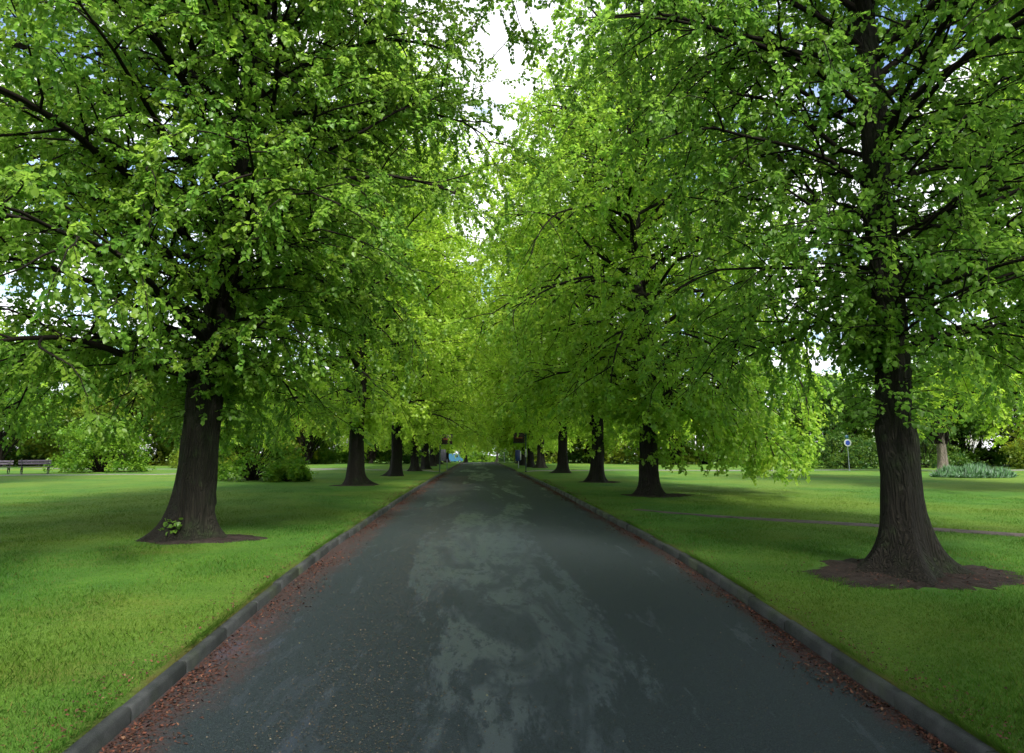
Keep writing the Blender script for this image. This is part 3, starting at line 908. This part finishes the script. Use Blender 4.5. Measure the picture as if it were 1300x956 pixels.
park_tree(71, 5.0, 1.6, .13, .15, 5000, 'leaf_dark', 'small dark conical tree standing across the left lawn', 'trees behind the lawns', -29.4, 72.0, trunk_h=.9, clumps=22)
park_tree(72, 10.0, 4.4, .36, .17, 15000, 'leaf_mid', 'tree with a bare grey trunk behind the silvery flower bed', 'trees behind the lawns', 33.4, 48.6, 'bark_grey', 3.4)
bg = [park_tree(80 + i, h, rx, .28, .27, n, mt, lab, 'trees behind the lawns', x, y, trunk_h=1.3) for i, (h, rx, n, mt, lab, x, y) in enumerate([
    (14, 6.0, 19000, 'leaf_mid', 'mid green tree at the far left edge beyond the bench', -47, 70),
    (12, 5.6, 17000, 'leaf_olive', 'yellow green tree beyond the left lawn behind the bench shrub', -38.5, 78),
    (12, 5.6, 17000, 'leaf_dark', 'dark tree beyond the far right of the lawn', 51, 72),
    (11, 5.2, 16000, 'leaf_far_lit', 'light green tree beyond the right lawn near the cross path', 24, 84),
])]
more = [
    (0, -30, 84, 1.2, .95, 'mid green tree beyond the left lawn near the small dark tree'),
    (1, -21.5, 88, 2.2, 1.0, 'yellow green tree at the back of the left lawn left of the avenue'),
    (3, -14.5, 94, .5, .9, 'light green tree at the back of the left lawn nearest the avenue'),
    (0, -56, 82, 3.0, 1.1, 'tall mid green tree beyond the far left edge of the lawn'),
    (2, -41, 92, 1.6, 1.0, 'dark tree in the second rank beyond the left lawn'),
    (3, 15.5, 96, 2.9, .95, 'light green tree beyond the right lawn nearest the avenue'),
    (2, 20.5, 102, 4.0, .9, 'dark tree in the second rank right of the avenue'),
    (0, 32, 80, 1.0, .9, 'mid green tree behind the blue round sign'),
    (2, 40, 76, 2.0, .95, 'dark tree between the sign and the grey trunk'),
    (1, 57, 80, .3, 1.0, 'yellow green tree in the second rank at the far right'),
    (0, 64, 68, 5.0, 1.1, 'tall mid green tree beyond the far right edge of the lawn'),
    (1, 11.5, 118, 1.0, .9, 'yellow green tree beyond the crest on the right side'),
    (3, -12.5, 122, 2.0, .9, 'light green tree beyond the crest on the left side'),
    (2, -33, 98, 2.4, 1.15, 'dark tree in the third rank beyond the left lawn'),
    (0, -48, 90, .4, 1.15, 'mid green tree in the second rank at the far left'),
    (3, -66, 74, 1.4, 1.2, 'light green tree at the far left edge behind the benches'),
    (3, 46, 88, 3.4, 1.15, 'light green tree in the second rank behind the grey trunk'),
    (0, 72, 78, 2.4, 1.2, 'mid green tree at the far right end of the belt'),
    (0, 52, 63, 2.2, 1.1, 'mid green tree at the right edge left of the dark one'),
    (2, 60, 60, 1.4, 1.0, 'dark tree at the right edge behind the bluish plants'),
]
for (k, x, y, rz, s, lab) in more:
    c = copy_tree(bg[k]); c.location = (x, y, gz(x, y) - .03); c.rotation_euler = (0, 0, rz); c.scale = (s,) * 3; c['label'] = lab

# a rank of shrubs closes the lawns at the back
sh = [o for o in bpy.data.objects if o.type == 'EMPTY' and o.get('category') == 'shrub']
by = {o.name: o for o in sh}
r_ = random.Random(44)
far = [('broad_shrub', 'broad green shrub'), ('yellow_shrub', 'yellow green shrub'), ('dark_shrub', 'dark shrub'), ('mid_shrub', 'bright green shrub'), ('olive_shrub', 'olive shrub')]
spots = [(-62, 76, 'at the far left edge'), (-54, 80, 'second from the far left edge'), (-46.5, 82, 'behind the left bench'), (-40, 86, 'behind the right bench'), (-34, 90, 'behind the benchside shrub'), (-27.5, 92, 'behind the small dark tree'),
         (-22, 96, 'behind the near left trunk'), (-17, 99, 'behind the broad shrub'), (-12, 100, 'at the back of the left lawn beside the avenue'),
         (12, 104, 'at the back of the right lawn beside the avenue'), (17.5, 100, 'at the back of the right lawn, second from the avenue'), (23.5, 93, 'behind the second right trunk'), (29, 88, 'behind the sweeping boughs'), (35, 82, 'right of the round blue sign'),
         (41, 80, 'behind the near right trunk'), (47, 76, 'behind the grey trunk'), (54, 74, 'behind the silvery bed'), (61, 70, 'at the far right edge'), (68, 66, 'beyond the far right edge')]
for q, (x, y, where) in enumerate(spots):
    nm, lb = far[(q * 2 + q // 5) % 5]
    c = copy_tree(by[nm]); s = r_.uniform(1.75, 2.3) * (1.6 / 1.2 if nm == 'yellow_shrub' else 1)
    c.location = (x, y, gz(x, y) - .05); c.rotation_euler = (0, 0, r_.uniform(0, 6)); c.scale = (s * 1.15, s * 1.15, s)
    c['label'] = lb + ' ' + where; c['group'] = 'shrubs at the back of the lawns'

# where the avenue ends beyond the crest
t = copy_tree(T4); x, y = -2.3, 133; t.location = (x, y, gz(x, y)); t.rotation_euler = (0, R(-7), .8); t.scale = (.8, .8, .8); t['label'] = 'leaning dark lime tree just beyond the crest of the road'
pale = lime(606, H=14, Rr=5.2, r0=.17, base_h=3.6, n_limb=30, leaf=.2, quad=True, density=.6, dens_h=1.1, flare=.2, tuft=(3.2, 6, 10), sec_step=.6, twig_step=.4,
            extra=[(2.9, .5, 5, 1.1, .4), (2.9, 2.7, 5, 1.1, .4)])
put_tree('forked_tree', pale, 3.4, 128, 'slender pale trunk forking upward beyond the crest of the road', AV, 'leaf_far_lit', 'bark_grey')
shrub('far_shrub', 91, 3.4, 2.1, 7000, .26, 'leaf_mid', 'dark green shrub filling the end of the road left of the forked tree', .6, 150, clumps=34)
shrub('far_shrub', 92, 3.6, 2.3, 7000, .26, 'leaf_dark', 'dark shrub behind the forked tree at the end of the road', 6.6, 152, clumps=34)
for (k, x, y, rz, s, lab) in [(0, -16, 176, 1, 1.2, 'tall mid green tree far behind the blue van'), (1, -4, 170, 2, 1.2, 'tall yellow green tree closing the avenue'), (0, 8, 172, 3, 1.2, 'tall mid green tree closing the avenue on the right'), (3, 18, 150, 4, 1.1, 'light green tree closing the avenue on the far right')]:
    c = copy_tree(bg[k]); c.location = (x, y, gz(x, y) - .03); c.rotation_euler = (0, 0, rz); c.scale = (s,) * 3; c['label'] = lab


# bare soil rings at the feet
def soil_ring(x, y, rx, ry, seed, label):
    r_ = np.random.default_rng(seed)
    n = 150; rings = [0, .35, .6, .8, .93, 1.0]; P = []
    ph = r_.uniform(0, 6, 5)
    th = np.arange(n) * 2 * math.pi / n
    edge = 1 + .10 * np.sin(3 * th + ph[0]) + .06 * np.sin(7 * th + ph[1]) + .04 * np.sin(15 * th + ph[2]) + r_.normal(0, .045, n)
    for q in rings:
        X = x + np.cos(th) * rx * q * edge; Y = y + np.sin(th) * ry * q * edge
        Z = ground(X, Y) + (.045 * (1 - q) + .012 + r_.normal(0, .008, n) * (q < .95)) - (.016 if q == 1.0 else 0)
        P.append(np.c_[X, Y, Z])
    V = np.concatenate(P); i = (np.arange(len(rings) - 1)[:, None] * n + np.arange(n)[None]).ravel(); j = (np.arange(len(rings) - 1)[:, None] * n + (np.arange(n)[None] + 1) % n).ravel()
    o = MB().add(V, np.stack([i, j, j + n, i + n], -1)).build('soil_ring', M['soil'], smooth=False)
    tag(o, kind='structure')


soil_ring(5.38 + .1, 9.14 - .05, 1.42, .95, 1, '')
soil_ring(-5.23 + .15, 12.68 - .1, .98, .62, 2, '')
soil_ring(5.55 + .2, 23.2, 1.1, .8, 3, '')
soil_ring(5.6, 32.9, 1.0, .7, 4, '')
soil_ring(-5.57, 30.4, .95, .7, 5, '')


def soil_flakes():
    def fx(r_, n, y): return 5.45 + r_.normal(0, .62, n)
    o = flakes('soil_litter', 700, fx, lambda r_, n: 9.05 + r_.normal(0, .38, n), .03, M['litter'], lambda x, y: ground(x, y) + .035, 77)
    tag(o, 'brown scales and crumbs scattered on the soil ring of the nearest right tree', 'leaf litter', kind='stuff')


soil_flakes()


# silver flower bed
def spikes(seed, n, rx, ry, h):
    r_ = np.random.default_rng(seed)
    a = r_.uniform(0, 6.28, n); q = np.sqrt(r_.random(n))
    x = np.cos(a) * rx * q; y = np.sin(a) * ry * q
    hh = h * r_.uniform(.35, 1.3, n) * (1 - .6 * q ** 3) * (1 + .4 * np.sin(x * 3.1) * np.sin(y * 4 + 1))
    w = .028
    b = r_.uniform(0, 6.28, n); s = np.c_[np.cos(b), np.sin(b), 0 * b] * w
    C = np.c_[x, y, 0 * x]; tip = C + np.c_[r_.normal(0, .12, n), r_.normal(0, .12, n), hh]; mid = (C + tip) / 2
    i = np.arange(n) * 4; t = np.clip(r_.normal(.55, .3, n), 0, 1)
    return MB().add(np.stack([C, mid - s, tip, mid + s], 1).reshape(-1, 3), np.stack([i, i + 1, i + 2, i + 3], -1), np.repeat(np.c_[t, t, t + .1], 4, axis=0))


fb = spikes(5, 9000, 2.3, 1.3, .55).build('flower_bed', M['silver'], loc=(28.2, 38.6, gz(28.2, 38.6)))
tag(fb, 'low bed of silvery green plants on the right lawn in front of the grey trunk', 'flower bed')
fb2 = spikes(6, 3500, 2.0, .9, .4).build('flower_bed', M['silver'], loc=(42.5, 49.5, gz(42.5, 49.5)))
tag(fb2, 'bluish strip of low plants at the right edge beyond the lawn', 'flower bed')


# ------------------------------------------------------------------ park benches
def make_bench():
    b = empty('park_bench', (0, 0, 0))
    s = MB()
    for k in range(4): s.box((0, -.20 + k * .125, .45), (1.8, .105, .035), bevel=.008)
    s.build('seat', M['bench_wood'], b)
    s = MB()
    for k in range(2): s.box((0, .27 + k * .045, .66 + k * .16), (1.8, .03, .125), bevel=.008, rx=-.25)
    s.build('backrest', M['bench_purple'], b)
    for sx in (-.72, .72):
        l = MB()
        # curled cast iron foot: a loop under the seat, an inner scroll and the upright
        th = np.linspace(0, 2 * math.pi, 26)
        l.tube(np.c_[np.full(26, sx), .05 + .27 * np.cos(th), .22 + .19 * np.sin(th)], .028, 6)
        th = np.linspace(.3, 4.2, 14)
        l.tube(np.c_[np.full(14, sx), .05 + .12 * np.cos(th), .25 + .09 * np.sin(th)], .022, 6)
        l.tube([(sx, .25, .38), (sx, .27, .6), (sx, .34, .95)], .026, 6)
        l.tube([(sx, -.24, .42), (sx, .27, .42)], .026, 6)
        l.box((sx, -.15, .02), (.07, .14, .04), bevel=.005); l.box((sx, .25, .02), (.07, .14, .04), bevel=.005)
        l.build('leg', M['iron'], b)
        a = MB(); a.tube([(sx, .28, .68), (sx, .05, .70), (sx, -.2, .68), (sx, -.24, .60), (sx, -.22, .45)], .02, 6)
        a.build('armrest', M['iron'], b)
    return b


b1 = make_bench(); b1.location = (-28.8, 46.4, gz(-28.8, 46.4)); b1.rotation_euler = (0, 0, R(42)); b1.scale = (1.0,) * 3
tag(b1, 'park bench with curled iron legs and mauve grey back slats beside the left path', 'bench', 'park benches by the left path')
b2 = copy_tree(b1); b2.location = (-32.1, 47.6, gz(-32.1, 47.6)); b2.rotation_euler = (0, 0, R(20))
b2['label'] = 'park bench at the far left edge mostly hidden behind hanging lime leaves'


# ------------------------------------------------------------------ signs
def gate_sign(x, y, side, label, lower):
    """tall post with a dark panel reaching over the verge towards the road"""
    r = empty('signpost', (x, y, gz(x, y)), 0)
    MB().tube([(0, 0, -.05), (0, 0, 2.85)], .045, 10, True).build('post', M['postgreen'], r)
    MB().tube([(0, 0, 0), (0, 0, .05)], .10, 12, True).build('base', M['postgreen'], r)
    p = MB().box((side * -.5, -.0, 2.45), (.82, .04, .68), bevel=.012).build('panel', M['brownsign'], r)
    MB().box((side * -.5, -.0245, 2.45), (.5, .008, .10)).build('stripe', M['orange'], p)
    for zz in (2.81, 2.09): MB().box((side * -.5, 0, zz), (.9, .05, .035)).build('panel_rail', M['postgreen'], r)
    if lower:
        MB().box((side * -.25, 0, 1.28), (.40, .035, .85), bevel=.01).build('notice', M['greysign'], r)
    else:
        MB().box((0, -.06, 1.35), (.12, .03, .55), bevel=.008).build('notice', M['white'], r)
    tag(r, label, 'signpost', 'signposts either side of the road')
    return r


gate_sign(-3.05, 51.8, -1, 'dark post left of the road with a brown panel above a grey notice', True)
gate_sign(3.25, 50.2, 1, 'dark post right of the road with a brown panel above a narrow white notice', False)


def small_sign(name, x, y, label, parts):
    r = empty(name, (x, y, gz(x, y)), 0)
    MB().tube([(0, 0, -.05), (0, 0, parts['h'])], parts.get('r', .03), 10, True).build('post', M[parts['pm']], r)
    MB().tube([(0, 0, 0), (0, 0, .03)], .07, 10, True).build('base', M[parts['pm']], r)
    for kind, args, mt, nm in parts['p']:
        m = MB(); getattr(m, kind)(**args); m.build(nm, M[mt], r)
    tag(r, label, 'sign'); return r


small_sign('notice_sign', 3.55, 64.0, 'blue rectangular notice on a thin post beyond the right signpost',
           dict(h=1.55, pm='galv', p=[('box', dict(c=(-.08, -.04, 1.15), size=(.46, .03, 1.0), bevel=.01), 'navy', 'panel'), ('box', dict(c=(.19, -.057, 1.15), size=(.10, .012, .8)), 'white', 'panel_edge')]))
small_sign('round_sign', 28.4, 52.2, 'round blue sign with a white rim on a slim grey post across the right lawn',
           dict(h=2.75, pm='galv', p=[('disc', dict(c=(0, -.05, 2.12), r=.28, thick=.02, n=36), 'white', 'disc'), ('disc', dict(c=(0, -.064, 2.12), r=.185, thick=.012, n=32), 'blue', 'symbol'),
                                      ('box', dict(c=(-.03, -.05, 2.58), size=(.26, .02, .22), bevel=.006), 'blue_pale', 'plate')]))
small_sign('guide_post', -2.8, 58.6, 'thin pale post just beyond the left signpost', dict(h=1.1, pm='postgreen', r=.035, p=[('box', dict(c=(0, -.045, .9), size=(.12, .02, .28), bevel=.004), 'greysign', 'plate')]))


def lamp(x, y):
    r = empty('street_lamp', (x, y, gz(x, y)), 0)
    MB().tube([(0, 0, -.05), (0, 0, 1.0)], .075, 12, True).build('base', M['galv'], r)
    MB().tube([(0, 0, 1.0), (0, 0, 5.6)], np.array([.05, .035]), 10, True).build('post', M['galv'], r)
    MB().tube([(0, 0, 5.55), (-.2, 0, 5.75), (-.8, 0, 5.85)], .028, 8, True).build('arm', M['galv'], r)
    MB().box((-1.0, 0, 5.84), (.55, .2, .11), bevel=.03).build('lamp_head', M['galv'], r)
    tag(r, 'slim grey lamp post on the right verge far beyond the cross path', 'street lamp')


lamp(4.15, 112)


def van(x, y, rz):
    r = empty('parked_van', (x, y, gz(x, y)), rz)
    prof2 = [(-2.2, .35), (-2.25, 1.0), (-2.15, 1.85), (-1.9, 2.0), (.9, 2.0), (1.25, 1.9), (1.75, 1.15), (2.3, .95), (2.4, .6), (2.35, .35)]
    n = len(prof2); P = []
    for s, k in ((-.88, .0), (-.93, 0), (.93, 0), (.88, 0)):
        for (a, b) in prof2:
            kk = .97 if abs(s) < .9 else 1
            P.append((a * kk, s * (1 if b < 1.2 else .93), .35 + (b - .35) * kk))
    Fq = [(a * n + i, a * n + (i + 1) % n, a * n + n + (i + 1) % n, a * n + n + i) for a in range(3) for i in range(n)]
    m = MB(); m.add(P, Fq); m.add(P, [tuple(range(n))]); m.add(P, [tuple(range(3 * n, 4 * n))])
    m.build('body', M['blue_pale'], r)
    for s in (-1, 1):
        m = MB(); m.box((.55, s * .885, 1.5), (.9, .03, .5), bevel=.02); m.build('window', M['glass'], r)
    m = MB(); m.box((1.53, 0, 1.52), (.03, 1.4, .72), ry=-.58); m.build('windscreen', M['glass'], r)
    for sx in (-1.4, 1.45):
        for s in (-1, 1):
            m = MB(); m.disc((sx, s * .84, .33), .33, .2, 24); w = m.build('wheel', M['rubber'], r)
            m = MB(); m.disc((sx, s * .945, .33), .19, .02, 16); m.build('rim', M['galv'], w)
    tag(r, 'pale blue van parked beyond the crest between the left row trunks', 'van')


for (nm, x, y, k, lab) in [('yellow_shrub', -11, 171, 2.4, 'yellow green shrub closing the view behind the van'), ('broad_shrub', -3, 166, 2.0, 'broad green shrub closing the view left of the road end'), ('mid_shrub', -19, 168, 2.2, 'bright green shrub left of the van beyond the crest'), ('broad_shrub', 12, 158, 2.0, 'broad green shrub right of the road end')]:
    c = copy_tree(by[nm]); c.location = (x, y, gz(x, y) - .05); c.scale = (k,) * 3; c['label'] = lab; c['group'] = 'shrubs beyond the road crest'
van(-5.9, 158, R(40))

# ------------------------------------------------------------------ light and sky
w = bpy.data.worlds.new('World'); sc.world = w; w.use_nodes = True
nt = w.node_tree; nt.nodes.clear()
SUN_EL, SUN_AZ = R(45), R(166)     # azimuth clockwise from +Y (straight up the road)
out = nt.nodes.new('ShaderNodeOutputWorld'); bgN = nt.nodes.new('ShaderNodeBackground')
sky = nt.nodes.new('ShaderNodeTexSky'); sky.sky_type = 'NISHITA'; sky.sun_disc = False
sky.sun_elevation = SUN_EL; sky.sun_rotation = SUN_AZ; sky.air_density = 1.0; sky.dust_density = 1.5
tc = nt.nodes.new('ShaderNodeTexCoord')
sp = nt.nodes.new('ShaderNodeSeparateXYZ'); nt.links.new(tc.outputs['Generated'], sp.inputs[0])
mxz = nt.nodes.new('ShaderNodeMath'); mxz.operation = 'MAXIMUM'; mxz.inputs[1].default_value = .06; nt.links.new(sp.outputs[2], mxz.inputs[0])
dv = nt.nodes.new('ShaderNodeVectorMath'); dv.operation = 'DIVIDE'
cb = nt.nodes.new('ShaderNodeCombineXYZ')
for k in range(3): nt.links.new(mxz.outputs[0], cb.inputs[k])
nt.links.new(tc.outputs['Generated'], dv.inputs[0]); nt.links.new(cb.outputs[0], dv.inputs[1])
nz = nt.nodes.new('ShaderNodeTexNoise'); nz.inputs['Scale'].default_value = 1.3; nz.inputs['Detail'].default_value = 9; nz.inputs['Roughness'].default_value = .6
nt.links.new(dv.outputs[0], nz.inputs['Vector'])
cr = nt.nodes.new('ShaderNodeMapRange'); cr.interpolation_type = 'SMOOTHSTEP'
cr.inputs['From Min'].default_value = .40; cr.inputs['From Max'].default_value = .52
nt.links.new(nz.outputs['Fac'], cr.inputs[0])
nz2 = nt.nodes.new('ShaderNodeTexNoise'); nz2.inputs['Scale'].default_value = 3.1; nz2.inputs['Detail'].default_value = 6
nt.links.new(dv.outputs[0], nz2.inputs['Vector'])
cc = nt.nodes.new('ShaderNodeMix'); cc.data_type = 'RGBA'
cc.inputs[6].default_value = (5.4, 5.6, 6.0, 1); cc.inputs[7].default_value = (7.4, 7.35, 7.4, 1)
nt.links.new(nz2.outputs['Fac'], cc.inputs[0])
mx = nt.nodes.new('ShaderNodeMix'); mx.data_type = 'RGBA'
nt.links.new(cr.outputs[0], mx.inputs[0]); nt.links.new(sky.outputs[0], mx.inputs[6]); nt.links.new(cc.outputs[2], mx.inputs[7])
nt.links.new(mx.outputs[2], bgN.inputs[0]); bgN.inputs[1].default_value = .10
nt.links.new(bgN.outputs[0], out.inputs[0])

sd = bpy.data.lights.new('sun', 'SUN'); sd.energy = 3.2; sd.angle = R(10); sd.color = (1.0, .95, .84)
so = bpy.data.objects.new('sun', sd); col.objects.link(so)
dirv = Vector((math.sin(SUN_AZ) * math.cos(SUN_EL), math.cos(SUN_AZ) * math.cos(SUN_EL), math.sin(SUN_EL)))
so.rotation_euler = (-dirv).to_track_quat('-Z', 'Y').to_euler(); so.location = dirv * 60

# ------------------------------------------------------------------ camera
cam = bpy.data.cameras.new('camera'); co = bpy.data.objects.new('camera', cam); col.objects.link(co)
cam.sensor_fit = 'HORIZONTAL'; cam.sensor_width = 36; cam.lens = 36 * 867 / 1300
cam.shift_y = -45 / 1300
cam.clip_start = .05; cam.clip_end = 3000
co.location = (-.3, 0, 2.0)
co.rotation_euler = (R(90) + math.atan(139 / 867), 0, R(-2.9))
sc.camera = co

vs = sc.view_settings
vs.view_transform = 'Standard'; vs.look = 'None'; vs.gamma = 1; vs.use_curve_mapping = False; vs.exposure = 1.62
cy = sc.cycles
cy.max_bounces = 7; cy.diffuse_bounces = 4; cy.glossy_bounces = 2; cy.transmission_bounces = 3; cy.transparent_max_bounces = 4
cy.caustics_reflective = False; cy.caustics_refractive = False
cy.use_adaptive_sampling = True; cy.adaptive_threshold = .02
cy.use_denoising = True
try:
    cy.denoiser = 'OPENIMAGEDENOISE'; cy.denoising_input_passes = 'RGB_ALBEDO_NORMAL'
except Exception: pass
